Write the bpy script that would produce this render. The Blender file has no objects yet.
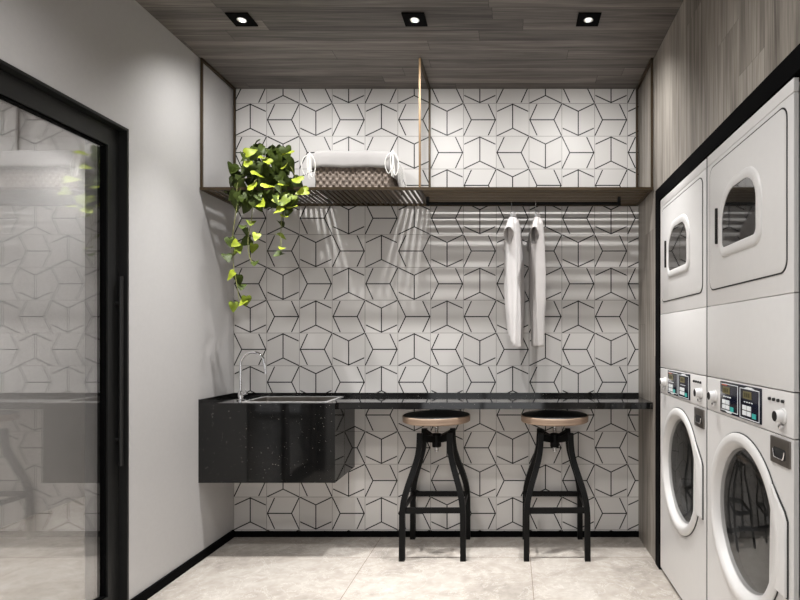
import bpy, bmesh, math, random
from mathutils import Vector, Matrix, noise
random.seed(7)
S = bpy.context.scene
COL = S.collection
PI = math.pi
F = 557.6            # focal length in pixels of an 800 px wide frame
VX, VY = 511.0, 339.0
CZ = 1.204           # camera height

# ------------------------------------------------------------------ camera
cam = bpy.data.cameras.new('camera'); cam.sensor_width = 36.0; cam.lens = F / 800 * 36
cam.shift_x = (400 - VX) / 800; cam.shift_y = (VY - 300) / 800
cam.clip_start = 0.02
co = bpy.data.objects.new('camera', cam); COL.objects.link(co)
co.location = (0, 0, CZ); co.rotation_euler = (PI / 2, 0, 0)
S.camera = co

def at(px, py, Y):
    return Vector(((px - VX) * Y / F, Y, CZ - (py - VY) * Y / F))

# ------------------------------------------------------------------ node helpers
class NT:
    def __init__(s, name):
        s.m = bpy.data.materials.new(name); s.m.use_nodes = True
        s.t = s.m.node_tree; s.t.nodes.clear()
        s.out = s.t.nodes.new('ShaderNodeOutputMaterial')
    def n(s, ty, **kw):
        nd = s.t.nodes.new(ty)
        for k, v in kw.items(): setattr(nd, k, v)
        return nd
    def put(s, sock, v):
        if isinstance(v, bpy.types.NodeSocket): s.t.links.new(v, sock)
        elif v is not None: sock.default_value = v
    def M(s, op, a, b=None, c=None):
        nd = s.n('ShaderNodeMath', operation=op)
        s.put(nd.inputs[0], a)
        if b is not None: s.put(nd.inputs[1], b)
        if c is not None: s.put(nd.inputs[2], c)
        return nd.outputs[0]
    def xyz(s):
        tc = s.n('ShaderNodeTexCoord'); sp = s.n('ShaderNodeSeparateXYZ')
        s.t.links.new(tc.outputs['Object'], sp.inputs[0])
        return sp.outputs
    def vec(s, x, y, z=0.0):
        c = s.n('ShaderNodeCombineXYZ')
        for i, v in enumerate((x, y, z)): s.put(c.inputs[i], v)
        return c.outputs[0]
    def noise(s, v, scale=1.0, detail=2.0, rough=0.5, dist=0.0):
        nd = s.n('ShaderNodeTexNoise'); s.put(nd.inputs['Vector'], v)
        nd.inputs['Scale'].default_value = scale; nd.inputs['Detail'].default_value = detail
        nd.inputs['Roughness'].default_value = rough; nd.inputs['Distortion'].default_value = dist
        return nd.outputs[0]
    def white(s, v):
        nd = s.n('ShaderNodeTexWhiteNoise', noise_dimensions='3D'); s.put(nd.inputs['Vector'], v)
        return nd.outputs[0]
    def ramp(s, f, stops):
        nd = s.n('ShaderNodeValToRGB'); s.put(nd.inputs[0], f)
        el = nd.color_ramp.elements
        while len(el) < len(stops): el.new(0.5)
        for e, (p, c) in zip(el, stops): e.position = p; e.color = (*c, 1)
        return nd.outputs[0]
    def mix(s, f, a, b):
        nd = s.n('ShaderNodeMix', data_type='RGBA')
        s.put(nd.inputs[0], f)
        for i, v in ((6, a), (7, b)):
            s.put(nd.inputs[i], v if isinstance(v, bpy.types.NodeSocket) else (*v, 1))
        return nd.outputs[2]
    def bsdf(s, col=(.5, .5, .5), rough=.5, metal=0., spec=.5, bump=None, bstr=.2, bdist=.002, coat=0., crough=.05, emit=None, estr=0.):
        b = s.n('ShaderNodeBsdfPrincipled')
        s.put(b.inputs['Base Color'], col if isinstance(col, bpy.types.NodeSocket) else (*col, 1))
        s.put(b.inputs['Roughness'], rough); s.put(b.inputs['Metallic'], metal)
        b.inputs['Specular IOR Level'].default_value = spec
        b.inputs['Coat Weight'].default_value = coat; b.inputs['Coat Roughness'].default_value = crough
        if emit: b.inputs['Emission Color'].default_value = (*emit, 1); b.inputs['Emission Strength'].default_value = estr
        if bump is not None:
            bp = s.n('ShaderNodeBump'); bp.inputs['Strength'].default_value = bstr; bp.inputs['Distance'].default_value = bdist
            s.put(bp.inputs['Height'], bump); s.t.links.new(bp.outputs[0], b.inputs['Normal'])
        return b.outputs[0]
    def done(s, sh):
        s.t.links.new(sh, s.out.inputs['Surface']); return s.m

def rgb(r, g, b):
    return tuple(((c / 255 + .055) / 1.055) ** 2.4 if c > 10 else c / 255 / 12.92 for c in (r, g, b))

def plain(name, col, rough=.5, metal=0., spec=.5, var=.06, scale=30., coat=0., bstr=0.):
    t = NT(name); x = t.xyz()
    nz = t.noise(t.vec(x[0], x[1], x[2]), scale, 3.)
    c = t.ramp(nz, [(.3, tuple(v * (1 - var) for v in col)), (.7, tuple(min(1, v * (1 + var)) for v in col))])
    return t.done(t.bsdf(c, rough, metal, spec, bump=nz if bstr else None, bstr=bstr, coat=coat))

def mat_tile():
    t = NT('patterned_tile'); x = t.xyz()
    P = .2; h = .0165
    U = t.M('DIVIDE', t.M('ADD', x[0], 1.690), P); V = t.M('DIVIDE', t.M('SUBTRACT', x[2], 1.8406), P)
    cu, fv = t.M('FLOOR', U), t.M('FLOOR', V)
    px = t.M('SUBTRACT', t.M('SUBTRACT', U, cu), .5); py = t.M('SUBTRACT', t.M('SUBTRACT', V, fv), .5)
    th = t.M('MULTIPLY', t.M('ADD', t.M('SUBTRACT', cu, fv), 1.0), PI / 2)
    c, s_ = t.M('COSINE', th), t.M('SINE', th)
    a = t.M('ABSOLUTE', t.M('ADD', t.M('MULTIPLY', c, px), t.M('MULTIPLY', s_, py)))
    b = t.M('SUBTRACT', t.M('MULTIPLY', c, py), t.M('MULTIPLY', s_, px))
    stem = t.M('MULTIPLY', t.M('LESS_THAN', a, h), t.M('MULTIPLY', t.M('LESS_THAN', b, .26), t.M('GREATER_THAN', b, -.47)))
    def chev(b0, k, lim):
        d = t.M('ABSOLUTE', t.M('SUBTRACT', b, t.M('MULTIPLY_ADD', a, k, b0)))
        return t.M('MULTIPLY', t.M('LESS_THAN', d, h / .9), t.M('LESS_THAN', a, lim))
    line = t.M('MAXIMUM', stem, t.M('MAXIMUM', chev(.26, .48, .49), chev(-.475, .46, .475)))
    gr = t.M('GREATER_THAN', t.M('MAXIMUM', t.M('ABSOLUTE', px), t.M('ABSOLUTE', py)), .4925)
    base = t.ramp(t.white(t.vec(cu, fv, 3.)), [(0, rgb(203, 200, 197)), (1, rgb(214, 211, 208))])
    col = t.mix(gr, base, rgb(140, 136, 132))
    col = t.mix(line, col, rgb(14, 13, 13))
    # every tile is laid a hair out of true, so each one mirrors the room a little differently
    hx = t.M('MULTIPLY', px, t.M('SUBTRACT', t.white(t.vec(cu, fv, 1.)), .5)); hy = t.M('MULTIPLY', py, t.M('SUBTRACT', t.white(t.vec(cu, fv, 2.)), .5))
    return t.done(t.bsdf(col, .42, 0, .25, bump=t.M('ADD', hx, hy), bstr=.12, bdist=.002))

def mat_wood(name, ui, vi, w, L, dark, mid, light, rough=.45, seam=.5, gs=1.0):
    t = NT(name); x = t.xyz(); u, v = x[ui], x[vi]
    q = t.M('DIVIDE', v, w); row = t.M('FLOOR', q); fr = t.M('SUBTRACT', q, row)
    r1 = t.white(t.vec(row, 7.3, 1.1))
    uu = t.M('ADD', t.M('DIVIDE', u, L), t.M('MULTIPLY', r1, 5.)); seg = t.M('FLOOR', uu); fu = t.M('SUBTRACT', uu, seg)
    r2 = t.white(t.vec(row, seg, .5))
    off = t.M('MULTIPLY', r2, 40.)
    g1 = t.noise(t.vec(t.M('MULTIPLY', u, 1.3 * gs), t.M('MULTIPLY', v, 26. * gs), off), 1., 4., .6, .6)
    g2 = t.noise(t.vec(t.M('MULTIPLY', u, 4. * gs), t.M('MULTIPLY', v, 150. * gs), off), 1., 3., .6)
    g = t.M('ADD', t.M('MULTIPLY', g1, .6), t.M('MULTIPLY', g2, .4))
    g = t.M('ADD', g, t.M('MULTIPLY', t.M('SUBTRACT', r2, .5), .16))
    col = t.ramp(g, [(.3, dark), (.5, mid), (.7, light)])
    e1 = t.M('LESS_THAN', t.M('MINIMUM', fr, t.M('SUBTRACT', 1., fr)), .0012 / w)
    e2 = t.M('LESS_THAN', t.M('MINIMUM', fu, t.M('SUBTRACT', 1., fu)), .0012 / L)
    sm = t.M('MULTIPLY', t.M('MAXIMUM', e1, e2), seam)
    col = t.mix(sm, col, tuple(c * .35 for c in dark))
    return t.done(t.bsdf(col, rough, 0, .35, bump=g, bstr=.12, bdist=.002))

def mat_floor():
    t = NT('pale_stone_floor'); x = t.xyz(); P = .895
    v = t.vec(x[0], x[1], 0.)
    n1 = t.noise(v, 2.2, 6., .62, .8); n2 = t.noise(v, 18., 5., .6, .3)
    n = t.M('ADD', t.M('MULTIPLY', n1, .65), t.M('MULTIPLY', n2, .35))
    col = t.ramp(n, [(.32, rgb(152, 145, 137)), (.5, rgb(181, 173, 164)), (.66, rgb(200, 194, 186))])
    ve = t.noise(v, 3.4, 7., .7, 1.8)
    vein = t.M('LESS_THAN', t.M('ABSOLUTE', t.M('SUBTRACT', ve, .5)), .008)
    col = t.mix(t.M('MULTIPLY', vein, .35), col, rgb(226, 221, 214))
    def line(c, o):
        q = t.M('DIVIDE', t.M('SUBTRACT', c, o), P); f = t.M('SUBTRACT', q, t.M('FLOOR', q))
        return t.M('LESS_THAN', t.M('MINIMUM', f, t.M('SUBTRACT', 1., f)), .0016)
    g = t.M('MAXIMUM', line(x[0], .106), line(x[1], 3.075))
    col = t.mix(t.M('MULTIPLY', g, .8), col, rgb(112, 92, 80))
    return t.done(t.bsdf(col, t.M('MULTIPLY_ADD', n2, .12, .14), 0, .5))

def mat_granite():
    t = NT('black_speckled_granite'); x = t.xyz(); v = t.vec(x[0], x[1], x[2])
    vo = t.n('ShaderNodeTexVoronoi'); t.put(vo.inputs['Vector'], v); vo.inputs['Scale'].default_value = 150.
    dots = t.M('LESS_THAN', vo.outputs['Distance'], t.M('MULTIPLY', t.M('POWER', t.white(vo.outputs['Position']), 12.), .24))
    cl = t.noise(v, 30., 4.)
    col = t.ramp(cl, [(.35, (.005, .005, .005)), (.7, (.008, .0078, .0075))])
    col = t.mix(t.M('MULTIPLY', dots, .75), col, rgb(196, 192, 182))
    return t.done(t.bsdf(col, .06, 0, .5))

def mat_glass(name, tint, refl_lo, refl_hi, gr=.0):
    t = NT(name)
    tr = t.n('ShaderNodeBsdfTransparent'); tr.inputs[0].default_value = (*tint, 1)
    gl = t.n('ShaderNodeBsdfGlossy'); gl.inputs['Roughness'].default_value = gr; gl.inputs['Color'].default_value = (1, 1, 1, 1)
    lw = t.n('ShaderNodeLayerWeight'); lw.inputs['Blend'].default_value = .35
    f = t.M('MULTIPLY_ADD', lw.outputs['Fresnel'], refl_hi - refl_lo, refl_lo)
    mx = t.n('ShaderNodeMixShader'); t.put(mx.inputs[0], f)
    t.t.links.new(tr.outputs[0], mx.inputs[1]); t.t.links.new(gl.outputs[0], mx.inputs[2])
    return t.done(mx.outputs[0])

def emis(name, col, st):
    t = NT(name); e = t.n('ShaderNodeEmission'); e.inputs[0].default_value = (*col, 1); e.inputs[1].default_value = st
    return t.done(e.outputs[0])

M = dict(
    tile=mat_tile(), floor=mat_floor(), granite=mat_granite(),
    ceil_wood=mat_wood('ceiling_planks', 0, 1, .095, 1.25, rgb(58, 54, 50), rgb(102, 96, 91), rgb(140, 133, 127), seam=.8),  # same wood as the wall, darkened to hold the ceiling's dimmer light
    wall_wood=mat_wood('wall_planks', 2, 1, .19, 1.9, rgb(88, 82, 76), rgb(148, 141, 132), rgb(188, 181, 172), seam=.35),
    paint=plain('grey_paint', rgb(184, 182, 181), .45, var=.015, scale=60, bstr=.03),
    white_paint=plain('white_paint', rgb(214, 212, 210), .6, var=.01),
    black=plain('black_metal', (.0035, .0034, .0033), .5, .0, .15),
    black_frame=plain('anodised_black', (.018, .018, .0175), .38, .3, .5),
    black_trim=plain('black_trim', (.003, .003, .0032), .7, 0, .03),
    bronze=plain('bronze_metal', rgb(68, 56, 40), .42, .4, .35, var=.1),
    copper=plain('copper_metal', rgb(126, 102, 72), .5, .3, .5),
    enamel=plain('white_enamel', rgb(216, 214, 212), .30, 0, .4, var=.01),
    enamel2=plain('white_plastic', rgb(220, 219, 218), .28, 0, .5, var=.01),
    steel=plain('brushed_steel', rgb(128, 122, 116), .32, .85, .5, var=.1),
    chrome=plain('chrome', (.75, .75, .76), .07, 1., .5, var=.02),
    rim_steel=plain('polished_rim', (.75, .74, .73), .22, .6, .5, var=.03),
    drum=plain('drum_steel', (.42, .42, .42), .35, .6, .5),
    gasket=plain('black_gasket', (.015, .015, .015), .6),
    navy=plain('navy_display', (.004, .006, .018), .15),
    knob_face=plain('knob_face', rgb(34, 32, 31), .6, 0, .2),
    lcd=plain('olive_lcd', rgb(112, 104, 66), .3),
    lcd_d=plain('lcd_digits', rgb(58, 54, 30), .4),
    white=plain('white_print', rgb(235, 238, 240), .4),
    teal=plain('teal_button', rgb(60, 176, 168), .4),
    red=plain('red_print', rgb(190, 80, 40), .4),
    seat_wood=mat_wood('pale_seat_wood', 0, 2, .2, 3., rgb(112, 94, 78), rgb(152, 130, 112), rgb(184, 162, 142), rough=.5, seam=0., gs=1.6),
    seat_shade=plain('black_seat_shade', (.012, .011, .010), .45),
    cloth=plain('white_cloth', rgb(170, 167, 165), .9, 0, .2, var=.02, scale=400, bstr=.08),  # white liner greyed: the shade on its front is put into the colour
    shirt=plain('white_cotton', rgb(214, 211, 210), .9, 0, .2, var=.015, scale=300),
    shirt_grey=plain('pale_grey_cotton', rgb(186, 182, 180), .9, 0, .2, var=.02, scale=300),
    wicker=plain('brown_wicker', rgb(138, 126, 116), .65, 0, .3, var=.25, scale=70),
    rope=plain('white_cord', rgb(238, 236, 232), .85, 0, .2, var=.02),
    pot=plain('grey_pot', rgb(150, 148, 146), .5),
    soil=plain('dark_soil', (.02, .015, .01), .95, var=.3),
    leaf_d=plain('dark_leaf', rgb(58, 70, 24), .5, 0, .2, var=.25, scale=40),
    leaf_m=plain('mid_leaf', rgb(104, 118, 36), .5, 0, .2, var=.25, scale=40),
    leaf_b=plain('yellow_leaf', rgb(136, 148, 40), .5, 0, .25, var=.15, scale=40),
    vine=plain('vine_stem', rgb(128, 130, 74), .6),
    lamp=emis('lamp_lens', (1., .96, .9), 1.3),
    lamp_ring=plain('white_lamp_ring', rgb(225, 225, 222), .5),
    pane=mat_glass('tinted_pane', (.90, .90, .90), .09, .40),
    door_glass=mat_glass('machine_glass', (.58, .58, .58), .09, .5, .03),
    dark_glass=plain('dark_dryer_glass', (.012, .012, .012), .03, 0, .9, var=0, coat=1.),
)

# ------------------------------------------------------------------ geometry helpers
def face(bm, vs):
    try: return bm.faces.new(vs)
    except ValueError: return None

def box(bm, x0, x1, y0, y1, z0, z1, bev=0., seg=2):
    x0, x1 = min(x0, x1), max(x0, x1); y0, y1 = min(y0, y1), max(y0, y1); z0, z1 = min(z0, z1), max(z0, z1)
    v = [bm.verts.new(p) for p in ((x0, y0, z0), (x1, y0, z0), (x1, y1, z0), (x0, y1, z0), (x0, y0, z1), (x1, y0, z1), (x1, y1, z1), (x0, y1, z1))]
    fs = [bm.faces.new([v[i] for i in q]) for q in ((3, 2, 1, 0), (4, 5, 6, 7), (0, 1, 5, 4), (1, 2, 6, 5), (2, 3, 7, 6), (3, 0, 4, 7))]
    if bev:
        es = {e for f in fs for e in f.edges}
        bmesh.ops.bevel(bm, geom=list(es), offset=bev, segments=seg, profile=.5, affect='EDGES')

def loft(bm, rings, cap0=True, cap1=True, closed=True):
    R = [[bm.verts.new(p) for p in r] for r in rings]
    n = len(R[0])
    for a, b in zip(R, R[1:]):
        for i in range(n if closed else n - 1):
            j = (i + 1) % n
            face(bm, (a[i], a[j], b[j], b[i]))
    if cap0: face(bm, list(reversed(R[0])))
    if cap1: face(bm, R[-1])

def tube(bm, pts, r, n=8, flat=None, up=None, caps=True):
    """round tube, or with flat=(half_a, half_b) a rectangular bar"""
    pts = [Vector(p) for p in pts]; rings = []; prev = None
    for i, p in enumerate(pts):
        d = (pts[min(i + 1, len(pts) - 1)] - pts[max(i - 1, 0)]).normalized()
        if prev is None:
            ref = Vector(up) if up else (Vector((0, 0, 1)) if abs(d.z) < .9 else Vector((1, 0, 0)))
            u = (ref - d * ref.dot(d)).normalized()
        else:
            u = (prev - d * prev.dot(d)).normalized()
        prev = u; w = d.cross(u)
        rr = r[i] if isinstance(r, (list, tuple)) else r
        if flat: rings.append([p + u * a * flat[0] + w * b * flat[1] for a, b in ((1, 1), (-1, 1), (-1, -1), (1, -1))])
        else: rings.append([p + (u * math.cos(2 * PI * k / n) + w * math.sin(2 * PI * k / n)) * rr for k in range(n)])
    loft(bm, rings, caps, caps)

def lathe(bm, prof, c=(0, 0, 0), axis='z', n=48, cap0=True, cap1=True):
    def P(r, h, a):
        if axis == 'z': return (c[0] + r * math.cos(a), c[1] + r * math.sin(a), c[2] + h)
        return (c[0] - h, c[1] + r * math.cos(a), c[2] + r * math.sin(a))     # axis 'x': h grows towards -X
    loft(bm, [[P(r, h, 2 * PI * k / n) for k in range(n)] for r, h in prof], cap0, cap1)

def smooth_pts(p, k=6):
    p = [Vector(q) for q in p]; out = []
    for i in range(len(p) - 1):
        a, b, c, d = p[max(i - 1, 0)], p[i], p[i + 1], p[min(i + 2, len(p) - 1)]
        for j in range(k):
            t = j / k
            out.append(.5 * ((2 * b) + (c - a) * t + (2 * a - 5 * b + 4 * c - d) * t * t + (3 * b - a - 3 * c + d) * t ** 3))
    return out + [p[-1]]

def rrect(x0, x1, y0, y1, rs, n=8):
    """outline of a rounded rectangle, radii at (x0,y0),(x1,y0),(x1,y1),(x0,y1)"""
    out = []
    for (cx, cy, a0), r in zip(((x0, y0, PI), (x1, y0, 1.5 * PI), (x1, y1, 0), (x0, y1, .5 * PI)), rs):
        ox = cx + (r if cx == x0 else -r); oy = cy + (r if cy == y0 else -r)
        for k in range(n + 1):
            a = a0 + PI / 2 * k / n
            out.append((ox + r * math.cos(a), oy + r * math.sin(a)))
    return out

def new():
    return bmesh.new()

def obj(name, bm, mats, parent=None, smooth=False, angle=35):
    """one mesh object; geometry is written in world coordinates and moved under its root"""
    if not isinstance(mats, (list, tuple)): mats = [mats]
    bmesh.ops.recalc_face_normals(bm, faces=bm.faces)
    if parent is not None:
        root = parent; off = Vector((0, 0, 0))
        while root is not None: off += root.location; root = root.parent
        bmesh.ops.translate(bm, verts=bm.verts, vec=-off)
    me = bpy.data.meshes.new(name); bm.to_mesh(me); bm.free()
    for m in mats: me.materials.append(m)
    o = bpy.data.objects.new(name, me); COL.objects.link(o)
    if parent is not None: o.parent = parent
    if smooth:
        for p in me.polygons: p.use_smooth = True
        if angle < 180: me.set_sharp_from_angle(angle=math.radians(angle))
    return o

def B(name, mat, parent, *boxes, bev=0., smooth=False):
    bm = new()
    for b in boxes: box(bm, *b, bev=bev)
    return obj(name, bm, mat, parent, smooth)

def thing(name, label, cat, loc, group=None):
    o = bpy.data.objects.new(name, None); COL.objects.link(o); o.empty_display_size = .1
    o.location = loc; o['label'] = label; o['category'] = cat
    if group: o['group'] = group
    return o

def struct(o, label=None):
    o['kind'] = 'structure'
    if label: o['label'] = label
    return o

def dup(root, delta, label):
    """copy a thing with its parts and sub-parts"""
    r = root.copy(); COL.objects.link(r); r.location = root.location + Vector(delta); r['label'] = label
    for ch in list(root.children):
        c = ch.copy(); COL.objects.link(c); c.parent = r
        for g in list(ch.children):
            d = g.copy(); COL.objects.link(d); d.parent = c
    return r

# ------------------------------------------------------------------ the room
LX, RX, BY, H = -1.692, .777, 3.4, 2.729     # left wall, right wall, back wall, ceiling
FY = -2.6                                   # front wall, behind the camera
struct(B('floor', M['floor'], None, (-3.36, 1.6, FY - .1, 6.1, -.06, 0)))
struct(B('ceiling', M['ceil_wood'], None, (LX - .19, RX + .1, FY - .1, BY + .1, H, H + .05)))
struct(B('ceiling_beyond', M['white_paint'], None, (-3.36, LX - .19, FY - .1, 6.1, H, H + .05)))
struct(B('wall_back', M['tile'], None, (LX, RX + .07, BY, BY + .1, 0, H)))
DY0, DY1, DZ = .95, 2.463, 2.13             # door opening in the left wall
struct(B('wall_left', M['paint'], None, (LX - .19, LX, DY1, 6.0, 0, H), (LX - .19, LX, DY0, DY1, DZ, H), (LX - .19, LX, FY, DY0, 0, H)))
NY0, NY1, NZ = 1.0, 2.99, 1.997             # niche of the machines in the right wall
struct(B('wall_right', M['wall_wood'], None, (RX, RX + .07, NY1, BY, 0, H), (RX, RX + .07, NY0, NY1, NZ, H), (RX, RX + .07, FY, NY0, 0, H)))
struct(B('wall_niche', M['black_trim'], None, (1.5, 1.55, NY0 - .05, NY1 + .05, 0, NZ + .05), (RX + .07, 1.5, NY1, NY1 + .05, 0, NZ),
         (RX + .07, 1.5, NY0 - .05, NY0, 0, NZ), (RX + .07, 1.5, NY0, NY1, NZ, NZ + .05)))
struct(B('trim_niche', M['black_trim'], None, (RX - .003, RX + .07, 2.912, NY1, 0, NZ), (RX - .003, RX + .07, NY0, 2.912, 1.929, NZ)))
struct(B('wall_front', M['paint'], None, (LX, -1.45, FY - .1, FY, 0, H), (.55, RX, FY - .1, FY, 0, H), (-1.45, .55, FY - .1, FY, 2.45, H)))
wf = struct(B('added_window', M['black_frame'], None, (-1.45, -1.39, FY - .08, FY - .02, 0, 2.45), (.49, .55, FY - .08, FY - .02, 0, 2.45),  # unseen window added behind the camera to let in fill light
              (-.48, -.42, FY - .08, FY - .02, .06, 2.39), (-1.39, .49, FY - .08, FY - .02, 2.39, 2.45), (-1.39, .49, FY - .08, FY - .02, 0, .06)))
# the room beyond the sliding door
struct(B('wall_beyond', M['white_paint'], None, (-3.36, -3.26, FY, 6.1, 0, H)))
struct(B('wall_beyond_back', M['white_paint'], None, (-3.26, LX - .19, 6.0, 6.1, 0, H)))
struct(B('wall_beyond_front', M['white_paint'], None, (-3.26, LX - .19, FY - .1, FY, 0, H)))
# baseboards
BH = .034
struct(B('baseboard_back', M['black_trim'], None, (LX, RX, BY - .012, BY, 0, BH)))
struct(B('baseboard_left', M['black_trim'], None, (LX, LX + .012, DY1 + .003, BY - .012, 0, BH + .012)))

# ------------------------------------------------------------------ sliding door
dr = struct(B('door_1', M['black_frame'], None,
              (LX - .09, LX + .004, DY1 - .011, DY1, 0, DZ), (LX - .135, LX + .004, DY0, DY0 + .011, 0, DZ),
              (LX - .135, LX + .004, DY0 + .011, DY1 - .011, DZ - .011, DZ)))
dr['label'] = 'black framed glass sliding door in the grey wall'
def leaf(y0, y1, xf):
    o = B('door_leaf', M['black_frame'], dr, (xf - .045, xf, y0, y0 + .066, .006, DZ - .013), (xf - .045, xf, y1 - .066, y1, .006, DZ - .013),
          (xf - .045, xf, y0 + .066, y1 - .066, DZ - .095, DZ - .013), (xf - .045, xf, y0 + .066, y1 - .066, .006, .10))
    g = .007
    B('glazing_bead', M['black_trim'], o, (xf - .03, xf - .006, y0 + .066, y0 + .066 + g, .10, DZ - .095), (xf - .03, xf - .006, y1 - .066 - g, y1 - .066, .10, DZ - .095),
      (xf - .03, xf - .006, y0 + .066 + g, y1 - .066 - g, DZ - .095 - g, DZ - .095), (xf - .03, xf - .006, y0 + .066 + g, y1 - .066 - g, .10, .10 + g))
    bm = new(); xg = xf - .020
    box(bm, xg - .003, xg + .003, y0 + .066, y1 - .066, .10, DZ - .095)
    obj('pane', bm, M['pane'], o)
    return o
l1 = leaf(1.70, DY1 - .012, LX - .033)
l2 = leaf(DY0 + .012, 1.76, LX - .085)
bm = new(); hx, hy = LX - .012, 2.436
tube(bm, [(hx, hy, .65), (hx, hy, 1.478)], .009, 12)
for z in (.765, 1.36): tube(bm, [(hx, hy, z), (LX - .034, hy, z)], .008, 10)
ph = obj('pull_handle', bm, M['black_frame'], l1, True)

# ------------------------------------------------------------------ ceiling downlights
def downlight(x, y, label, power, tilt=0, beam=0):
    r = thing('ceiling_downlight', label, 'ceiling light', (x, y, H), 'recessed ceiling downlights')
    h = .0535; bm = new()
    # square plate with a round hole
    n = 32; q = []
    for k in range(n):
        a = 2 * PI * k / n; c, s = math.cos(a), math.sin(a); m = h / max(abs(c), abs(s)); q.append((c * m, s * m))
    C = [(math.cos(2 * PI * k / n) * .022, math.sin(2 * PI * k / n) * .022) for k in range(n)]
    loft(bm, [[(x + a, y + b, H) for a, b in q], [(x + a, y + b, H - .006) for a, b in q], [(x + a, y + b, H - .006) for a, b in C], [(x + a, y + b, H - .001) for a, b in C]], False, False)
    obj('trim_plate', bm, M['black_trim'], r)
    bm = new(); lathe(bm, [(.022, -.0055), (.020, -.0055), (.015, -.001)], (x, y, H), n=32, cap0=False, cap1=False)
    obj('reflector_ring', bm, M['lamp_ring'], r, True)
    bm = new(); lathe(bm, [(.016, -.0012), (.015, -.0030), (.001, -.0034)], (x, y, H), n=32)
    obj('lens', bm, M['lamp'], r, True)
    L = bpy.data.lights.new('downlight_lamp', 'SPOT'); L.energy = power; L.spot_size = math.radians(SPOT[0]); L.spot_blend = SPOT[1]
    L.shadow_soft_size = .026; L.color = (1., .988, .975)
    lo = bpy.data.objects.new('downlight_lamp', L); COL.objects.link(lo); lo.parent = r; lo.location = (0, 0, -.012)
    lo.rotation_euler = (math.radians(tilt), 0, 0)
    if beam:
        L2 = L.copy(); L2.energy = beam; L2.spot_size = math.radians(BEAM[0]); L2.spot_blend = BEAM[1]
        lo = bpy.data.objects.new('downlight_beam', L2); COL.objects.link(lo); lo.parent = r; lo.location = (0, 0, -.012)
    return r
SPOT = (150, 1.)
BEAM = (66, 1.)
PW = 47; PB = 150
for x, lab in ((-1.283, 'square black recessed downlight nearest the grey painted wall, leftmost of the row of three'),
               (-.459, 'square black recessed downlight in front of the copper hanging post, middle of the row'),
               (.369, 'square black recessed downlight nearest the wood panelled wall, rightmost of the row of three')):
    downlight(x, 2.657, lab, PW, 25, PB)
for x, sd in ((-.96, 'door'), (-.02, 'machine')):  # fill lamps added out of view to brighten the room
    for y, wh in ((1.65, 'first'), (.6, 'second'), (-.45, 'third')):
        downlight(x, y, 'square black fill downlight added on the %s side, %s unseen row' % (sd, wh), 60, 0, 40)
downlight(-2.86, 4.1, 'square black downlight added to light the wall in the room beyond the glass door', 60)  # unseen lamp added to throw a scallop on the far wall
downlight(-2.6, 1.6, 'square black fill downlight added in the room beyond, nearer the camera', 55, 0, 110)  # this and the next: unseen lamps added to brighten that room
downlight(-2.6, 3.1, 'square black fill downlight added in the room beyond, above the middle of its floor', 45, 0, 110)

# ------------------------------------------------------------------ hanging shelf
SY0, SZ0, SZ1 = 3.03, 2.013, 2.028
XL, XC, XR = LX + .012, -.4955, RX - .012
sh = thing('hanging_shelf', 'long bronze slatted shelf hanging from the ceiling on thin posts across the tiled wall', 'shelf', (XC, 3.215, SZ0))
q = .007
B('front_rail', M['bronze'], sh, (XL - .007, XR + .007, SY0 - q, SY0 + q, SZ0, SZ1))
B('back_rail', M['bronze'], sh, (XL - .007, XR + .007, BY - .016, BY - .003, SZ0, SZ1))
for x in (XL, XC, XR):
    for y in (SY0, BY - .010):
        B('post', M['copper'] if (x == XC and y == SY0) else M['bronze'], sh, (x - .0055, x + .0055, y - .0055, y + .0055, SZ1, H))
    B('top_bar', M['bronze'], sh, (x - .0065, x + .0065, SY0 + .0065, BY - .0165, H - .014, H))
    B('side_rail', M['bronze'], sh, (x - .0065, x + .0065, SY0 + q, BY - .016, SZ0, SZ1))
n = 39; x0, x1 = XL + .0065, XC - .0065; p = (x1 - x0) / n
B('slat_panel', M['bronze'], sh, *[(x0 + p * (k + .24), x0 + p * (k + .76), SY0 + q, BY - .016, SZ0 + .006, SZ1 - .002) for k in range(n)])
n = 10; y0, y1 = SY0 + q, BY - .016; p = (y1 - y0) / n
B('slat_panel', M['bronze'], sh, *[(XC + .0065, XR - .0065, y0 + p * (k + .24), y0 + p * (k + .76), SZ0 + .007, SZ1 - .002) for k in range(n)])
RY, RZ = 3.20, 1.982
bm = new(); tube(bm, [(XC + .012, RY, RZ), (.628, RY, RZ)], .009, 12)
rod = obj('hanging_rod', bm, M['black'], sh, True)
for x in (XC + .018, .62):
    B('rod_bracket', M['black'], rod, (x - .008, x + .008, RY - .012, RY + .012, RZ - .014, SZ0 + .006), bev=.002)

# ------------------------------------------------------------------ hangers and shirts
def hanger(x, label):
    r = thing('clothes_hanger', label, 'clothes hanger', (x, RY, RZ + .009), 'clothes hangers on the rod')
    zt = RZ; bm = new(); R = .0125
    pts = [(x, RY + R * math.cos(a), zt + R * math.sin(a)) for a in [math.radians(d) for d in range(-30, 181, 15)]]
    pts += [(x, RY - R + .003, zt - .012), (x, RY - .004, zt - .026), (x, RY, zt - .04), (x, RY, zt - .062)]
    tube(bm, smooth_pts(pts, 2), .0018, 8)
    obj('hook', bm, M['chrome'], r, True)
    bm = new(); zz = zt - .062
    arm = [(x, RY - .145, zz - .075), (x, RY - .10, zz - .038), (x, RY - .03, zz - .008), (x, RY, zz), (x, RY + .03, zz - .008), (x, RY + .10, zz - .038), (x, RY + .145, zz - .075)]
    tube(bm, smooth_pts(arm, 4), .006, 8)
    obj('shoulder_bar', bm, M['white'], r, True)
    return r

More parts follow.
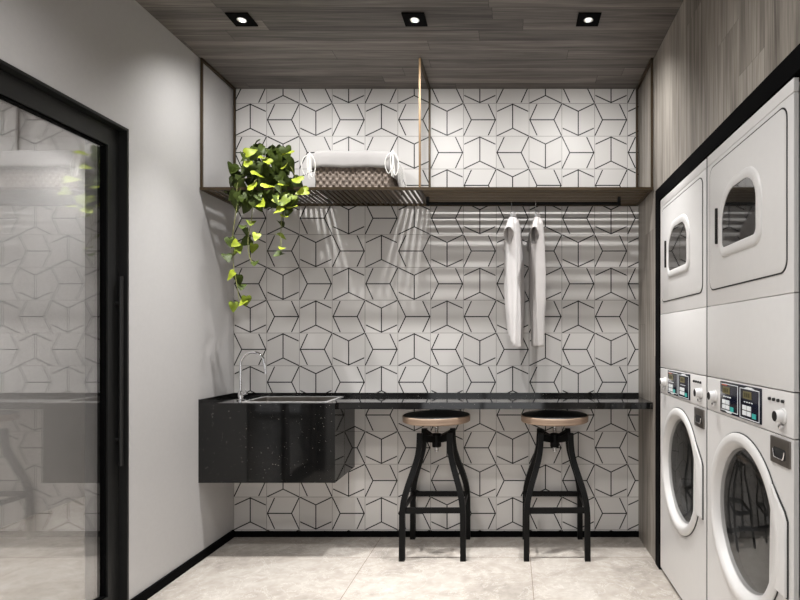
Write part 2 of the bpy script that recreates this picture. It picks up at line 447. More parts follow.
def shirt(x, lean, wid, ph, mat, label, hem):
    r = thing('shirt', label, 'shirt', (x, RY, 1.93), 'white shirts on the rod')
    bm = new(); N = 64; rings = []
    prof = [(1.930, .020, .009), (1.922, .034, .012), (1.908, .062, .017), (1.885, .100, .024), (1.862, .135, .031), (1.842, .155, .035), (1.80, .158, .038),
            (1.72, .156, .040), (1.62, .154, .040), (1.50, .150, .037), (1.38, .146, .033), (1.28, .140, .029), (1.22, .136, .027), (hem, .132, .026)]
    zs = []
    for i in range(len(prof) - 1):
        for k in range(4): t = k / 4; zs.append(tuple(prof[i][j] * (1 - t) + prof[i + 1][j] * t for j in range(3)))
    zs.append(prof[-1])
    for z, hy, hx in zs:
        f = max(0, min(1, (1.90 - z) / .5)); fb = max(0, (1.93 - z) / .75); ring = []
        for k in range(N):
            a = 2 * PI * k / N; c, s = math.cos(a), math.sin(a)
            fold = 1 + f * (.24 * math.sin(5 * a + ph) + .18 * math.sin(9 * a + 2.1 * ph + z * 3) + .08 * math.sin(14 * a - ph))
            yy = RY + hy * math.copysign(abs(c) ** .8, c) * (1 + .03 * f * math.sin(7 * a + ph))
            xx = x + lean * fb + wid * hx * math.copysign(abs(s) ** .8, s) * fold + .010 * f * math.sin(6 * (yy - RY) / .1 + ph)
            xx += .007 * f * noise.noise(Vector((yy * 14 + ph * 7, z * 3.5, ph))) + .004 * f * noise.noise(Vector((yy * 40, z * 9, ph * 3)))
            zz = z + (.03 * fb * fb * math.sin(a * 1.0 + 2.6 + ph) - .035 * fb * fb * (-c)) * (1 if z < 1.6 else 0)
            ring.append((xx, yy, zz))
        rings.append(ring)
    loft(bm, rings, False, False)
    body = obj('body', bm, mat, r, True, 180)
    def sleeve(sg):
        bm = new(); n2 = 28; rg = []
        d0 = Vector((-.14, sg * .70, -.70)).normalized(); wv = Vector((1, 0, 0)); up = d0.cross(wv).normalized()
        for k in range(9):
            t = k / 8; c = Vector((x - .012 - .004 * sg, RY + sg * .105, 1.850)) + d0 * (.125 * t)
            ra, rb = wid * (.021 + .003 * t), .040 + .016 * t
            rg.append([c + wv * ra * math.cos(2 * PI * i / n2) * (1 + .12 * t * math.sin(3 * 2 * PI * i / n2 + ph)) + up * rb * math.sin(2 * PI * i / n2) for i in range(n2)])
        loft(bm, rg, False, False)
        o = obj('sleeve', bm, mat, r, True, 180)
        m = o.modifiers.new('solid', 'SOLIDIFY'); m.thickness = .002; m.offset = -1
        return o
    sleeve(-1); sleeve(1)
    bm = new(); lathe(bm, [(.011, -.006), (.013, .002), (.012, .012), (.010, .012), (.010, 0)], (x, RY, 1.926), n=24, cap0=False, cap1=False)
    obj('collar', bm, mat, r, True)
    m = body.modifiers.new('solid', 'SOLIDIFY'); m.thickness = .002; m.offset = -1
    return r
hanger(.003, 'thin wire hanger holding the brighter white shirt, left one on the rod')
hanger(.141, 'thin wire hanger holding the pale grey shirt, right one on the rod')
shirt(.012, .010, 1.12, .4, M['shirt'], 'bright white shirt hanging edge-on from the rod, the left of two', 1.205)
shirt(.150, .008, .98, 2.2, M['shirt_grey'], 'pale grey shirt with a dark open sleeve, the right of two on the rod', 1.165)

# ------------------------------------------------------------------ laundry basket
BX0, BX1, BY0, BY1, BZ = -1.088, -.662, 3.075, 3.365, SZ1
bk = thing('laundry_basket', 'woven brown wicker basket with a white cloth liner on the slatted shelf', 'basket', ((BX0 + BX1) / 2, (BY0 + BY1) / 2, BZ))
def perim(off, rad, n):
    """points and normals evenly along a rounded rectangle"""
    x0, x1, y0, y1 = BX0 - off, BX1 + off, BY0 - off, BY1 + off
    rad += off
    seg = [((x0 + rad, y0), (1, 0), x1 - x0 - 2 * rad), ((x1, y0 + rad), (0, 1), y1 - y0 - 2 * rad), ((x1 - rad, y1), (-1, 0), x1 - x0 - 2 * rad), ((x0, y1 - rad), (0, -1), y1 - y0 - 2 * rad)]
    cs = [(x1 - rad, y0 + rad, -PI / 2), (x1 - rad, y1 - rad, 0), (x0 + rad, y1 - rad, PI / 2), (x0 + rad, y0 + rad, PI)]
    tot = sum(s[2] for s in seg) + 2 * PI * rad; out = []
    for i in range(n):
        d = tot * i / n
        for (p0, dv, L), (cx, cy, a0) in zip(seg, cs):
            if d < L: out.append(((p0[0] + dv[0] * d, p0[1] + dv[1] * d), (dv[1], -dv[0]), tot * i / n)); break
            d -= L
            if d < PI / 2 * rad:
                a = a0 + d / rad; out.append(((cx + rad * math.cos(a), cy + rad * math.sin(a)), (math.cos(a), math.sin(a)), tot * i / n)); break
            d -= PI / 2 * rad
    return out, tot
NP = 1216; pts, tot = perim(-.006, .018, NP); NR = 7; rows = NR * 8
bm = new(); rings = []; HB = .150; ncol = 76
for j in range(rows + 1):
    z = HB * j / rows; fr = (j % 8) / 8; row = j // 8
    ring = []
    for (p, nrm, d) in pts:
        ph_ = d / tot * ncol * PI
        w = math.cos(ph_ + PI * row)
        o_ = (.0046 * w + .002) * math.sqrt(max(0, math.sin(PI * fr))) if 0 < j < rows else 0
        fl = .010 * (z / HB)
        ring.append((p[0] + nrm[0] * (o_ + fl - .006), p[1] + nrm[1] * (o_ + fl - .006), BZ + z))
    rings.append(ring)
loft(bm, rings, True, False)
body = obj('woven_body', bm, M['wicker'], bk, True, 180)
bm = new()
for k in range(ncol):                                        # upright stakes
    p, nrm, d = pts[int(NP * (k + .5) / ncol) % NP]
    o_ = .0015
    tube(bm, [(p[0] + nrm[0] * (o_ - .006), p[1] + nrm[1] * (o_ - .006), BZ + .002), (p[0] + nrm[0] * (o_ + .004), p[1] + nrm[1] * (o_ + .004), BZ + HB)], .0028, 6)
obj('stakes', bm, M['wicker'], body, True)
# cloth liner folded over the rim, bulging at the top
NL = 200; bm = new(); rings = []
def lin(off, z, amp=0., sag=0.):
    pp, tt = perim(off, .03, NL); out = []
    for p, nrm, d in pp:
        w = amp * (math.sin(d * 41) * .6 + math.sin(d * 67 + 1) * .4)
        side = max(0, (p[0] - BX1 + .02) / .03) if p[0] > BX1 - .02 else 0
        out.append((p[0] + nrm[0] * w, p[1] + nrm[1] * w, z - min(1, side) * sag + .002 * math.sin(d * 30)))
    return out
for off, z, amp, sag in ((.014, BZ + .118, .004, .045), (.015, BZ + .14, .0035, .03), (.014, BZ + .17, .002, .012), (.011, BZ + .196, .001, 0), (.002, BZ + .212, 0, 0), (-.016, BZ + .220, 0, 0)):
    rings.append(lin(off, z, amp, sag))
cxb, cyb = (BX0 + BX1) / 2, (BY0 + BY1) / 2
for k in range(1, 7):
    t = k / 7; rings.append([(p[0] + (cxb - p[0]) * t, p[1] + (cyb - p[1]) * t, BZ + .220 + .008 * math.sin(t * PI / 2) + .003 * noise.noise(Vector((p[0] * 9, p[1] * 9, t * 3)))) for p in lin(-.016, 0)])
loft(bm, rings, False, True)
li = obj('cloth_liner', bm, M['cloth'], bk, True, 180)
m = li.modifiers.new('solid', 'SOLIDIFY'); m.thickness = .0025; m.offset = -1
def bow(cx, cy, cz, sx):
    bm = new()
    for lp in ((-.034, .125, 1.), (.030, .135, .8), (-.010, .10, .6)):
        w, l, k = lp
        P = [(cx, cy, cz), (cx + w * .9, cy - .012 * k, cz - l * .25), (cx + w * 1.15, cy - .014 * k, cz - l * .65), (cx + w * .6, cy - .012, cz - l), (cx + w * .1, cy - .010, cz - l * .7), (cx, cy - .006, cz - l * .15), (cx, cy, cz)]
        tube(bm, smooth_pts(P, 6), .0024, 8)
    for dx, l in ((.004, .145), (.014, .125), (-.004, .14)):
        tube(bm, smooth_pts([(cx, cy, cz), (cx + dx * .5, cy - .008, cz - l * .5), (cx + dx, cy - .008, cz - l)], 5), .0022, 8)
    bmesh.ops.create_uvsphere(bm, u_segments=12, v_segments=8, radius=.006, matrix=Matrix.Translation((cx, cy, cz)))
    return obj('cord_bow', bm, M['rope'], bk, True)
bow(-.648, BY0 - .020, BZ + .205, 1)
bow(BX0 - .022, BY0 + .0, BZ + .200, -1)
bm = new()
for k in range(9):
    x = BX1 + .020 + .004 * k * .5; y = 3.16 + .018 * k
    tube(bm, smooth_pts([(x - .010, y, BZ + .185), (x, y, BZ + .13), (x + .006 + .002 * math.sin(k), y, BZ + .07), (x + .010, y + .003, BZ + .018)], 4), .0013, 6)
obj('tassel_fringe', bm, M['rope'], bk, True)

# ------------------------------------------------------------------ trailing plant
PX, PY = -1.36, 3.14
pl = thing('trailing_plant', 'trailing potted plant with dark green and yellow-green leaves hanging off the shelf', 'plant', (PX, PY, SZ1))
bm = new(); lathe(bm, [(.050, 0), (.062, .02), (.070, .06), (.072, .085), (.066, .085), (.062, .07), (.01, .068)], (PX, PY + .03, SZ1), n=40)
obj('pot', bm, M['pot'], pl, True)
bm = new(); lathe(bm, [(.06, .069), (.04, .073), (.001, .075)], (PX, PY + .03, SZ1), n=24); obj('soil', bm, M['soil'], pl, True)
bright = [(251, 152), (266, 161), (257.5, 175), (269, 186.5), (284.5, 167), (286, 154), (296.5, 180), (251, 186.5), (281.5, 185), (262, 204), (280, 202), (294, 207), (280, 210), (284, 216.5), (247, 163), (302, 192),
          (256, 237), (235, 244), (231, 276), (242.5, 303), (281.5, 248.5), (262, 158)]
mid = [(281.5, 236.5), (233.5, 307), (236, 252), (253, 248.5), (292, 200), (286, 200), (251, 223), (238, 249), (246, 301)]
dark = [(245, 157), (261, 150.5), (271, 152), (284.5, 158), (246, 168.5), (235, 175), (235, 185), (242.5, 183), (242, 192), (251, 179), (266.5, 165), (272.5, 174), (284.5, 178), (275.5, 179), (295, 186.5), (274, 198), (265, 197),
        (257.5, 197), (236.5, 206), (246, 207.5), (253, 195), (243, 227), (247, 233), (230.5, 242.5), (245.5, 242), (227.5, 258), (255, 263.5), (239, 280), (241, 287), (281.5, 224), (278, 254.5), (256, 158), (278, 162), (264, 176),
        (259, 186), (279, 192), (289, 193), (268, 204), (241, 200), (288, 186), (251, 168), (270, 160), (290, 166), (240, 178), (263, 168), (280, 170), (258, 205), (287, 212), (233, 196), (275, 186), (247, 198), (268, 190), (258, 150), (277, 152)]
def leaf_geo(bm, c, yaw, pitch, roll, s, mi):
    """heart shaped leaf, stem end at the origin, tip along -z after pitch"""
    out = [(0, 0), (.10, .10), (.30, .13), (.44, .02), (.46, -.16), (.38, -.42), (.24, -.68), (.10, -.90), (0, -1.02)]
    R = Matrix.Rotation(yaw, 3, 'Z') @ Matrix.Rotation(pitch, 3, 'X') @ Matrix.Rotation(roll, 3, 'Y')
    def P(a, b):
        return Vector(c) + R @ (Vector((a, -.22 * abs(a) + .10 * (b + .45) ** 2 + .04 * math.sin(b * 7), b + .45)) * s)
    mids = [(0, b) for _, b in out]
    mids[1] = (0, .0); mids[2] = (0, -.06); mids[3] = (0, -.14); mids[4] = (0, -.26)
    vm = [bm.verts.new(P(*q)) for q in mids[:-1]] + [bm.verts.new(P(0, -1.02))]
    for sg in (1, -1):
        vo = [vm[0]] + [bm.verts.new(P(sg * a, b)) for a, b in out[1:-1]] + [vm[-1]]
        for i in range(len(out) - 1):
            f = face(bm, list(dict.fromkeys((vm[i], vo[i], vo[i + 1], vm[i + 1]))))
            if f: f.material_index = mi
bm = new(); rl = random.Random(11); leaves = []
extra = []
for px, py in dark + mid:
    for k in range(2 if py < 205 else 0):
        extra.append((px + rl.uniform(-4, 5), py + rl.uniform(-5, 5)))
for k in range(16): extra.append((rl.uniform(250, 288), rl.uniform(166, 190)))
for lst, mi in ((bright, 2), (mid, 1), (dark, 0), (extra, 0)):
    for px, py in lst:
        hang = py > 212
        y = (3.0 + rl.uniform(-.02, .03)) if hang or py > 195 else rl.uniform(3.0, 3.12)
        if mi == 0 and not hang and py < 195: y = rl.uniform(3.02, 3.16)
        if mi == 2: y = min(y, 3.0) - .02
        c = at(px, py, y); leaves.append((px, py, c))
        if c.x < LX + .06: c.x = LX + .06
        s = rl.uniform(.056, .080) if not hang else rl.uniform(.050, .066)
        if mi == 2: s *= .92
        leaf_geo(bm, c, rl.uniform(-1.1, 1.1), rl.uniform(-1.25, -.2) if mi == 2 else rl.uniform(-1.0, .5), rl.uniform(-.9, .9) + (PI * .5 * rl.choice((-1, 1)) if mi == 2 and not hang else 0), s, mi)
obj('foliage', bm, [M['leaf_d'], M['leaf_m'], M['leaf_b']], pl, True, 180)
def vine(pts):
    bm = new(); P = [(PX, PY, SZ1 + .08)] + [tuple(at(px, py, y)) for px, py, y in pts]
    tube(bm, smooth_pts(P, 6), .0019, 6); obj('vine', bm, M['vine'], pl, True)
vine([(240, 180, 3.03), (237, 205, 3.0), (232, 242, 3.0), (233, 262, 3.0), (236, 280, 3.0), (240, 304, 3.0)])
vine([(254, 182, 3.01), (252, 215, 3.0), (248, 240, 3.0), (250, 258, 3.0), (255, 264, 3.0)])
vine([(279, 182, 3.01), (282, 205, 3.0), (281, 230, 3.0), (281, 250, 3.0)])
vine([(266, 165, 3.1), (262, 152, 3.1), (250, 152, 3.08)])
vine([(278, 165, 3.1), (290, 166, 3.06), (297, 182, 3.02)])

# ------------------------------------------------------------------ worktop, sink cabinet, sink, tap
TZ, TB = .857, .820
CX1, CYF, CZB = -.9526, 3.018, .425
sx0, sx1, sy0, sy1 = -1.475, -1.005, 3.05, 3.345
wt = B('worktop', M['granite'], None, (LX, sx0 + .01, CYF, BY, TB, TZ), (sx1 - .01, CX1, CYF, BY, TB, TZ), (sx0 + .01, sx1 - .01, CYF, sy0 + .01, TB, TZ), (sx0 + .01, sx1 - .01, sy1 - .01, BY, TB, TZ),
       (CX1, RX - .001, 3.05, BY, TB, TZ))
wt['label'] = 'long polished black granite worktop running along the tiled wall'; wt['category'] = 'worktop'
B('upstand', M['granite'], wt, (LX, RX - .001, BY - .012, BY, TZ, TZ + .020), (LX, LX + .012, CYF, BY - .012, TZ, TZ + .020))
cb = thing('sink_cabinet', 'wall-hung black speckled granite cabinet under the sink', 'cabinet', ((LX + CX1) / 2, 3.2, CZB))
B('front_panel', M['granite'], cb, (LX, CX1, CYF, CYF + .02, CZB, TB))
B('carcass', M['granite'], cb, (CX1 - .02, CX1, CYF + .02, BY, CZB, TB), (LX, LX + .02, CYF + .02, BY, CZB, TB), (LX + .02, CX1 - .02, CYF + .02, BY, CZB, CZB + .02))
sk = thing('sink', 'pale-rimmed rectangular steel sink set into the black worktop', 'sink', ((sx0 + sx1) / 2, (sy0 + sy1) / 2, TZ))
def ringz(x0, x1, y0, y1, r, z): return [(a, b, z) for a, b in rrect(x0, x1, y0, y1, (r,) * 4, 6)]
bm = new(); w = .014
loft(bm, [ringz(sx0 - .004, sx1 + .004, sy0 - .004, sy1 + .004, .014, TZ), ringz(sx0 - .004, sx1 + .004, sy0 - .004, sy1 + .004, .014, TZ + .004), ringz(sx0 + w, sx1 - w, sy0 + w, sy1 - w, .02, TZ + .004), ringz(sx0 + w, sx1 - w, sy0 + w, sy1 - w, .02, TZ - .002)], False, False)
obj('rim', bm, M['rim_steel'], sk)
bm = new(); loft(bm, [ringz(sx0 + w, sx1 - w, sy0 + w, sy1 - w, .02, TZ), ringz(sx0 + w + .006, sx1 - w - .006, sy0 + w + .006, sy1 - w - .006, .03, TZ - .15), ringz(sx0 + .05, sx1 - .05, sy0 + .05, sy1 - .05, .03, TZ - .165)], False, True)
obj('bowl', bm, M['steel'], sk, True)
bm = new(); lathe(bm, [(.03, 0), (.028, .004), (.012, .002)], ((sx0 + sx1) / 2, (sy0 + sy1) / 2, TZ - .165), n=24); obj('drain', bm, M['chrome'], sk, True)
fx, fy = -1.522, 3.14
fa = thing('tap', 'slim chrome gooseneck tap standing on the worktop beside the sink', 'tap', (fx, fy, TZ))
bm = new(); lathe(bm, [(.021, 0), (.021, .006), (.015, .010), (.014, .05), (.010, .056)], (fx, fy, TZ), n=24); obj('base', bm, M['chrome'], fa, True)
bm = new(); r_ = .068
arc = [(fx + r_ - r_ * math.cos(a), fy - .0, TZ + .205 + r_ * math.sin(a)) for a in [PI * k / 14 for k in range(13)]]
tube(bm, [(fx, fy, TZ + .05), (fx, fy, TZ + .13)] + arc + [(fx + 2 * r_ + .006, fy, TZ + .15)], .0078, 14)
obj('spout', bm, M['chrome'], fa, True)
bm = new(); tube(bm, [(fx + .012, fy, TZ + .034), (fx + .036, fy - .002, TZ + .040)], .006, 10); tube(bm, [(fx + .034, fy, TZ + .039), (fx + .040, fy - .03, TZ + .062)], .0035, 8); obj('lever', bm, M['chrome'], fa, True)

# ------------------------------------------------------------------ bar stools
def make_stool(x, y, label):
    r = thing('bar_stool', label, 'stool', (x, y, 0), 'round bar stools under the worktop')
    bm = new(); lathe(bm, [(.150, .732), (.185, .732), (.192, .737), (.193, .767), (.190, .7715), (.10, .7715)], (x, y, 0), n=64); s = obj('seat', bm, M['seat_wood'], r, True)
    bm = new(); lathe(bm, [(.188, .7715), (.186, .7735), (.150, .7735), (.02, .7725)], (x, y, 0), n=64); obj('seat_shade', bm, M['seat_shade'], s, True)  # thin black disc puts the worktop's shade and reflection into the seat top
    bm = new(); lathe(bm, [(.010, .560), (.010, .732)], (x, y, 0), n=20)
    for k in range(20): lathe(bm, [(.0102, .563 + k * .0084), (.0118, .566 + k * .0084), (.0102, .569 + k * .0084)], (x, y, 0), n=16, cap0=False, cap1=False)
    obj('screw_post', bm, M['chrome'], r, True)
    bm = new(); lathe(bm, [(.012, .586), (.024, .586), (.026, .590), (.026, .660), (.022, .664), (.012, .664)], (x, y, 0), n=28)
    for a in (PI / 4, 3 * PI / 4):
        c, s_ = math.cos(a), math.sin(a); e = .118
        for sg in (1, -1):
            tube(bm, smooth_pts([(x + c * .018 * sg, y + s_ * .018 * sg, .632), (x + c * .065 * sg, y + s_ * .065 * sg, .640), (x + c * e * sg, y + s_ * e * sg, .656)], 4), 1, flat=(.018, .013), up=(0, 0, 1))
    obj('cross_bracket', bm, M['black'], r)
    for sx in (-1, 1):
        for sy in (-1, 1):
            bm = new()
            def q(o, z): return (x + sx * o, y + sy * o, z)
            P = [q(.083, .678), q(.0835, .65), q(.086, .60), q(.094, .545), q(.112, .48), q(.138, .40), (x + sx * .154, y + sy * .154, .34), q(.162, .29), q(.165, .24), q(.1655, .10), q(.166, 0)]
            tube(bm, [P[0]] + smooth_pts(P[1:9], 5) + P[9:], 1, flat=(.0155, .0150), up=(0, 1, 0))
            obj('leg', bm, M['black'], r)
    zb, hb, o = .272, .016, .150
    for bx in ((x - o, x + o, y - .168, y - .158), (x - o, x + o, y + .158, y + .168), (x - .168, x - .158, y - o, y + o), (x + .158, x + .168, y - o, y + o)):
        B('footrest_bar', M['black'], r, (*bx, zb - hb, zb + hb), bev=.002)
    return r
st1 = make_stool(-.426, 3.196, 'black metal bar stool with round wood seat, the one closer to the sink cabinet')
st2 = dup(st1, (.676, 0, 0), 'black metal bar stool with round wood seat, the one closer to the washing machines')
st2.rotation_euler.z = 0

# ------------------------------------------------------------------ stacked washers and dryers
MX, MY0, MW = RX, 2.908, .690
def mp(d, z, o): return (MX - o, MY0 - d, z)       # d along the front, z up, o out of the front face
def plate(bm, outline, o0, o1, bev=0.):
    n = len(outline); c = (sum(p[0] for p in outline) / n, sum(p[1] for p in outline) / n)
    def sc(e): 
        out = []
        for i, p in enumerate(outline):
            a, b = Vector(outline[i - 1]), Vector(outline[(i + 1) % n]); t = (b - a).normalized(); nn = Vector((t.y, -t.x))
            out.append((p[0] - nn.x * e, p[1] - nn.y * e))
        return out
    rs = [[mp(d, z, o0) for d, z in outline], [mp(d, z, o1 - bev) for d, z in outline]]
    if bev: rs += [[mp(d, z, o1 - bev * .3) for d, z in sc(bev * .3)], [mp(d, z, o1) for d, z in sc(bev)]]
    loft(bm, rs)
def rp(name, mat, parent, d0, d1, z0, z1, r, o0, o1, bev=.0015):
    bm = new(); rr = r if isinstance(r, tuple) else (r,) * 4
    plate(bm, rrect(d0, d1, z0, z1, rr, 8), o0, o1, bev); return obj(name, bm, mat, parent, True, 30)

def make_washer(label):
    w = thing('washing_machine', label, 'washing machine', (MX + .3, MY0 - MW / 2, 0), 'front loading washing machines in the niche')
    zt = 1.0555; dc, zc, rh = .343, .600, .262
    bm = new()                                             # cabinet shell, open at the front
    x0, x1, y0, y1 = MX + .03, MX + .66, MY0 - MW + .005, MY0 - .005
    for q in ((x0, x1, y0, y0 + .003, .022, zt), (x0, x1, y1 - .003, y1, .022, zt), (x0, x1, y0 + .003, y1 - .003, zt - .003, zt), (x1 - .003, x1, y0 + .003, y1 - .003, .022, zt), (x0, x1, y0 + .003, y1 - .003, .022, .03)):
        box(bm, *q)
    obj('cabinet_shell', bm, M['enamel'], w)
    B('foot', M['gasket'], w, (MX + .03, MX + .07, MY0 - .08, MY0 - .04, 0, .022)); B('foot', M['gasket'], w, (MX + .03, MX + .07, MY0 - MW + .04, MY0 - MW + .08, 0, .022))
    B('foot', M['gasket'], w, (MX + .58, MX + .62, MY0 - .08, MY0 - .04, 0, .022)); B('foot', M['gasket'], w, (MX + .58, MX + .62, MY0 - MW + .04, MY0 - MW + .08, 0, .022))
    rp('edge_seal', M['gasket'], w, .0005, .011, .022, zt, .001, -.014, -.001, .0005)
    # front panel with round opening
    d0, d1, z0, z1 = .0115, MW - .0035, .022, .9255
    ang = sorted([2 * PI * k / 96 for k in range(96)] + [math.atan2(zz - zc, dd - dc) % (2 * PI) for dd in (d0, d1) for zz in (z0, z1)])
    def edge(a):
        c, s = math.cos(a), math.sin(a); m = min((d1 - dc) / c if c > 1e-9 else 9, (d0 - dc) / c if c < -1e-9 else 9, (z1 - zc) / s if s > 1e-9 else 9, (z0 - zc) / s if s < -1e-9 else 9)
        return dc + c * m, zc + s * m
    E = [edge(a) for a in ang]; C = [(dc + rh * math.cos(a), zc + rh * math.sin(a)) for a in ang]
    bm = new(); loft(bm, [[mp(d, z, -.014) for d, z in E], [mp(d, z, 0) for d, z in E], [mp(d, z, 0) for d, z in C], [mp(d, z, -.03) for d, z in C]], False, False)
    obj('front_panel', bm, M['enamel'], w)
    cp = rp('control_panel', M['enamel'], w, .0115, MW - .0035, .9285, 1.0545, .002, -.014, 0, .001)
    # drum
    bm = new(); lathe(bm, [(rh, -.03), (.235, -.05), (.235, -.42), (.02, -.43)], mp(dc, zc, 0), 'x', 64, False, True)
    dm = obj('drum', bm, M['drum'], w, True)
    for k in range(3):
        bm = new()
        a = PI / 2 + k * 2 * PI / 3
        c, s = math.cos(a), math.sin(a); p = Vector(mp(dc, zc, 0))
        tube(bm, [(p.x + .06, p.y + .215 * c, p.z + .215 * s), (p.x + .40, p.y + .215 * c, p.z + .215 * s)], .022, 10)
        obj('drum_paddle', bm, M['drum'], dm, True)
    # door: ring, glass bowl, hinge tab
    bm = new(); c0 = mp(dc, zc, 0)
    lathe(bm, [(.270, .001), (.284, .001), (.285, .006), (.281, .0105), (.271, .013), (.258, .0135), (.2505, .0115), (.245, .004), (.233, -.018), (.229, -.026)], c0, 'x', 96, False, False)
    dn = obj('door', bm, M['enamel'], w, True, 50)
    bm = new(); lathe(bm, [(.2345, -.0155), (.222, -.010), (.18, -.003), (.12, .002), (.05, .005), (.003, .006)], c0, 'x', 72, False, True)
    obj('door_glass', bm, M['door_glass'], dn, True, 180)
    bm = new(); plate(bm, [(.560, .478), (.655, .478), (.655, .690), (.640, .712), (.600, .745), (.570, .775)], .002, .011, .003); obj('hinge_cover', bm, M['enamel'], dn, True, 40)
    bm = new(); plate(bm, [(.556, .474), (.659, .474), (.659, .692), (.643, .716), (.603, .749), (.566, .780)], .0005, .004); obj('hinge_gasket', bm, M['gasket'], dn)
    bm = new(); lathe(bm, [(.281, .0005), (.2875, .0005), (.2875, .003), (.281, .003)], c0, 'x', 96, False, False); obj('seal', bm, M['gasket'], dn)
    # steel pull plate
    pp = rp('detergent_drawer', M['steel'], w, .556, .672, .842, .918, .002, .0005, .005, .001)
    rp('drawer_pull', M['gasket'], pp, .578, .650, .858, .890, .008, .0051, .0058, .0003)
    bm = new(); u = [(.580, .884), (.586, .866), (.594, .861), (.634, .861), (.642, .866), (.648, .884)]
    tube(bm, [mp(d, z, .008) for d, z in smooth_pts([Vector((a, b, 0)) for a, b in u], 3) for d, z in [(d, z)]] if False else [mp(v.x, v.y, .008) for v in smooth_pts([(a, b, 0) for a, b in u], 3)], .0022, 8)
    obj('drawer_handle', bm, M['chrome'], pp, True)
    # display
    D0, D1, Z0, Z1 = .157, .4935, .938, 1.050; W_, H_ = D1 - D0, Z1 - Z0
    ds = rp('display_panel', M['navy'], w, D0, D1, Z0, Z1, .003, .0005, .004, .0008)
    o0, o1 = .0040, .0052
    def U(u): return D0 + W_ * u
    def V(v): return Z1 - H_ * v
    def mk(name, mat, rects, tris=(), o=(o0, o1)):
        bm = new()
        for a, b, c, d in rects: plate(bm, [(U(a), V(d)), (U(b), V(d)), (U(b), V(c)), (U(a), V(c))], *o)
        for t in tris: plate(bm, [(U(a), V(b)) for a, b in t], *o)
        return obj(name, bm, mat, ds)
    th, tv = .008, .02
    mk('outline_print', M['white'], [(.03, .48, .06, .06 + tv), (.472, .48, .06, .93), (.03, .15, .91, .93), (.36, .48, .91, .93)], [[(.13, .905), (.37, .905), (.30, .975), (.20, .975)][::-1]])
    mk('outline_print', M['white'], [(.53, .97, .95, .95 + tv), (.53, .538, .08, .95), (.962, .97, .08, .95), (.53, .63, .08, .10), (.87, .97, .08, .10)], [[(.60, .10), (.90, .10), (.80, .03), (.70, .03)]])
    for u0 in (.08, .61):
        lc = mk('lcd_screen', M['lcd'], [(u0, u0 + .19, .16, .38)])
        mk('lcd_digits', M['lcd_d'], [(u0 + .03 + .045 * k, u0 + .06 + .045 * k, .21, .33) for k in range(3)], o=(.0053, .0057))
        mk('text_print', M['white'], [(u0 + .02 + .055 * k, u0 + .05 + .055 * k, .46, .49) for k in range(4)])
        for i in range(2):
            for j in range(2):
                mk('button', M['white'], [(u0 - .01 + .105 * i, u0 + .075 + .105 * i, .58 + .16 * j, .71 + .16 * j)], o=(o0, .0062))
        mk('start_button', M['teal'], [(u0 + .21, u0 + .29, .76, .90)], o=(o0, .0062))
    mk('text_print', M['red'], [(.06, .20, .085, .12)])
    # knobs
    def knob(d, z):
        k = None; bm = new(); c = mp(d, z, 0)
        lathe(bm, [(.023, .0005), (.023, .005), (.019, .006), (.0175, .024), (.0160, .026), (.0150, .026)], c, 'x', 36, True, False); k = obj('knob', bm, M['enamel2'], w, True, 40)
        bm = new(); lathe(bm, [(.0152, .0245), (.0150, .0264), (.003, .0264)], c, 'x', 30); obj('knob_cap', bm, M['knob_face'], k, True)
        bm = new(); lathe(bm, [(.007, .001), (.007, .012), (.005, .014)], mp(d, z - .030, 0), 'x', 18); obj('key_lock', bm, M['chrome'], k, True)
    knob(.100, .988); knob(.628, .984)
    for k in range(4):
        bm = new(); c = mp(.548 + .027 * k, 1.026, 0)
        lathe(bm, [(.005, .0005), (.005, .006), (.004, .007)], c, 'x', 16); obj('indicator_light', bm, M['gasket'], w, True)
        
    return w

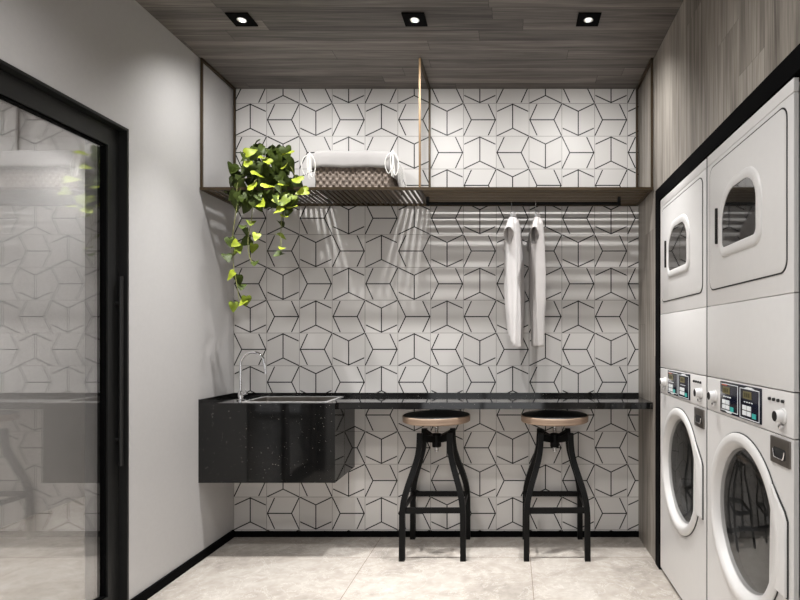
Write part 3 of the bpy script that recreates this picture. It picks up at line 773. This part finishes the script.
def make_dryer(label):
    w = thing('tumble_dryer', label, 'tumble dryer', (MX + .3, MY0 - MW / 2, 1.0575), 'tumble dryers stacked on the washing machines')
    zb, zt = 1.0575, 1.923
    x0, x1, y0, y1 = MX + .03, MX + .66, MY0 - MW + .005, MY0 - .005
    bm = new()
    for q in ((x0, x1, y0, y0 + .003, zb, zt), (x0, x1, y1 - .003, y1, zb, zt), (x0, x1, y0 + .003, y1 - .003, zt - .003, zt), (x1 - .003, x1, y0 + .003, y1 - .003, zb, zt), (x0, x1, y0 + .003, y1 - .003, zb, zb + .003)): box(bm, *q)
    obj('cabinet_shell', bm, M['enamel'], w)
    rp('edge_seal', M['gasket'], w, .0005, .011, zb, zt, .001, -.014, -.001, .0005)
    rp('lower_panel', M['enamel'], w, .0115, MW - .0035, zb + .0005, 1.3305, .002, -.014, 0, .001)
    rp('front_panel', M['enamel'], w, .0115, MW - .0035, 1.3325, 1.8825, .002, -.014, 0, .001)
    rp('top_panel', M['enamel'], w, .0115, MW - .0035, 1.8845, zt, .002, -.014, 0, .001)
    dr_ = rp('door', M['enamel'], w, .048, .648, 1.395, 1.862, .035, .0008, .0035, .001)
    rp('seal', M['gasket'], dr_, .0435, .6525, 1.3905, 1.8665, .038, .0002, .0020, 0)
    a0, a1, b0, b1 = .186, .468, 1.535, 1.733
    bm = new(); gr = .034
    o_out = rrect(a0 - gr, a1 + gr, b0 - gr, b1 + gr, (.050, .050, .120, .145), 14); o_in = rrect(a0, a1, b0, b1, (.022, .022, .088, .112), 14)
    def mid_(t): return [(p[0] * (1 - t) + q_[0] * t, p[1] * (1 - t) + q_[1] * t) for p, q_ in zip(o_out, o_in)]
    loft(bm, [[mp(d, z, .003) for d, z in o_out], [mp(d, z, .0075) for d, z in mid_(.03)], [mp(d, z, .0105) for d, z in mid_(.15)], [mp(d, z, .0115) for d, z in mid_(.5)], [mp(d, z, .0108) for d, z in mid_(.9)], [mp(d, z, .0095) for d, z in o_in], [mp(d, z, .004) for d, z in o_in]], False, False)
    rg = obj('window_surround', bm, M['enamel'], dr_, True, 60)
    bm = new(); plate(bm, rrect(a0 - .002, a1 + .002, b0 - .002, b1 + .002, (.022, .022, .088, .112), 14), .0036, .0075); obj('window_glass', bm, M['dark_glass'], dr_)
    bm = new(); plate(bm, rrect(.122, .132, 1.560, 1.694, (.004,) * 4, 5), .0035, .012, .002); hd = obj('handle', bm, M['knob_face'], dr_, True, 40)
    return w
wa = make_washer('white washing machine against the wood panel, seen more edge-on, dryer stacked on top')
da = make_dryer('white tumble dryer stacked on the washing machine next to the wood panel')
dup(wa, (0, -MW, 0), 'white washing machine closest to the camera, with large round door and blue display')
dup(da, (0, -MW, 0), 'white tumble dryer closest to the camera, stacked on the nearer washing machine')

# ------------------------------------------------------------------ fill daylight through the added, unseen front window
W = bpy.data.worlds.new('daylight'); S.world = W; W.use_nodes = True
bg = W.node_tree.nodes['Background']; bg.inputs[0].default_value = (.97, .98, 1., 1); bg.inputs[1].default_value = 1.9
P_ = bpy.data.lights.new('fill_portal', 'AREA'); P_.shape = 'RECTANGLE'; P_.size = 2.0; P_.size_y = 2.45; P_.cycles.is_portal = True
po = bpy.data.objects.new('fill_portal', P_); COL.objects.link(po); po.location = (-.45, FY - .05, 1.225); po.rotation_euler = (PI / 2, 0, 0)

vs = S.view_settings
vs.view_transform = 'Standard'; vs.look = 'None'; vs.gamma = 1.0; vs.use_curve_mapping = False; vs.exposure = 0.0
S.cycles.use_denoising = True
S.cycles.max_bounces = 10; S.cycles.diffuse_bounces = 6; S.cycles.glossy_bounces = 5; S.cycles.transparent_max_bounces = 12
S.cycles.sample_clamp_indirect = 4.0
S.cycles.caustics_reflective = False; S.cycles.caustics_refractive = False
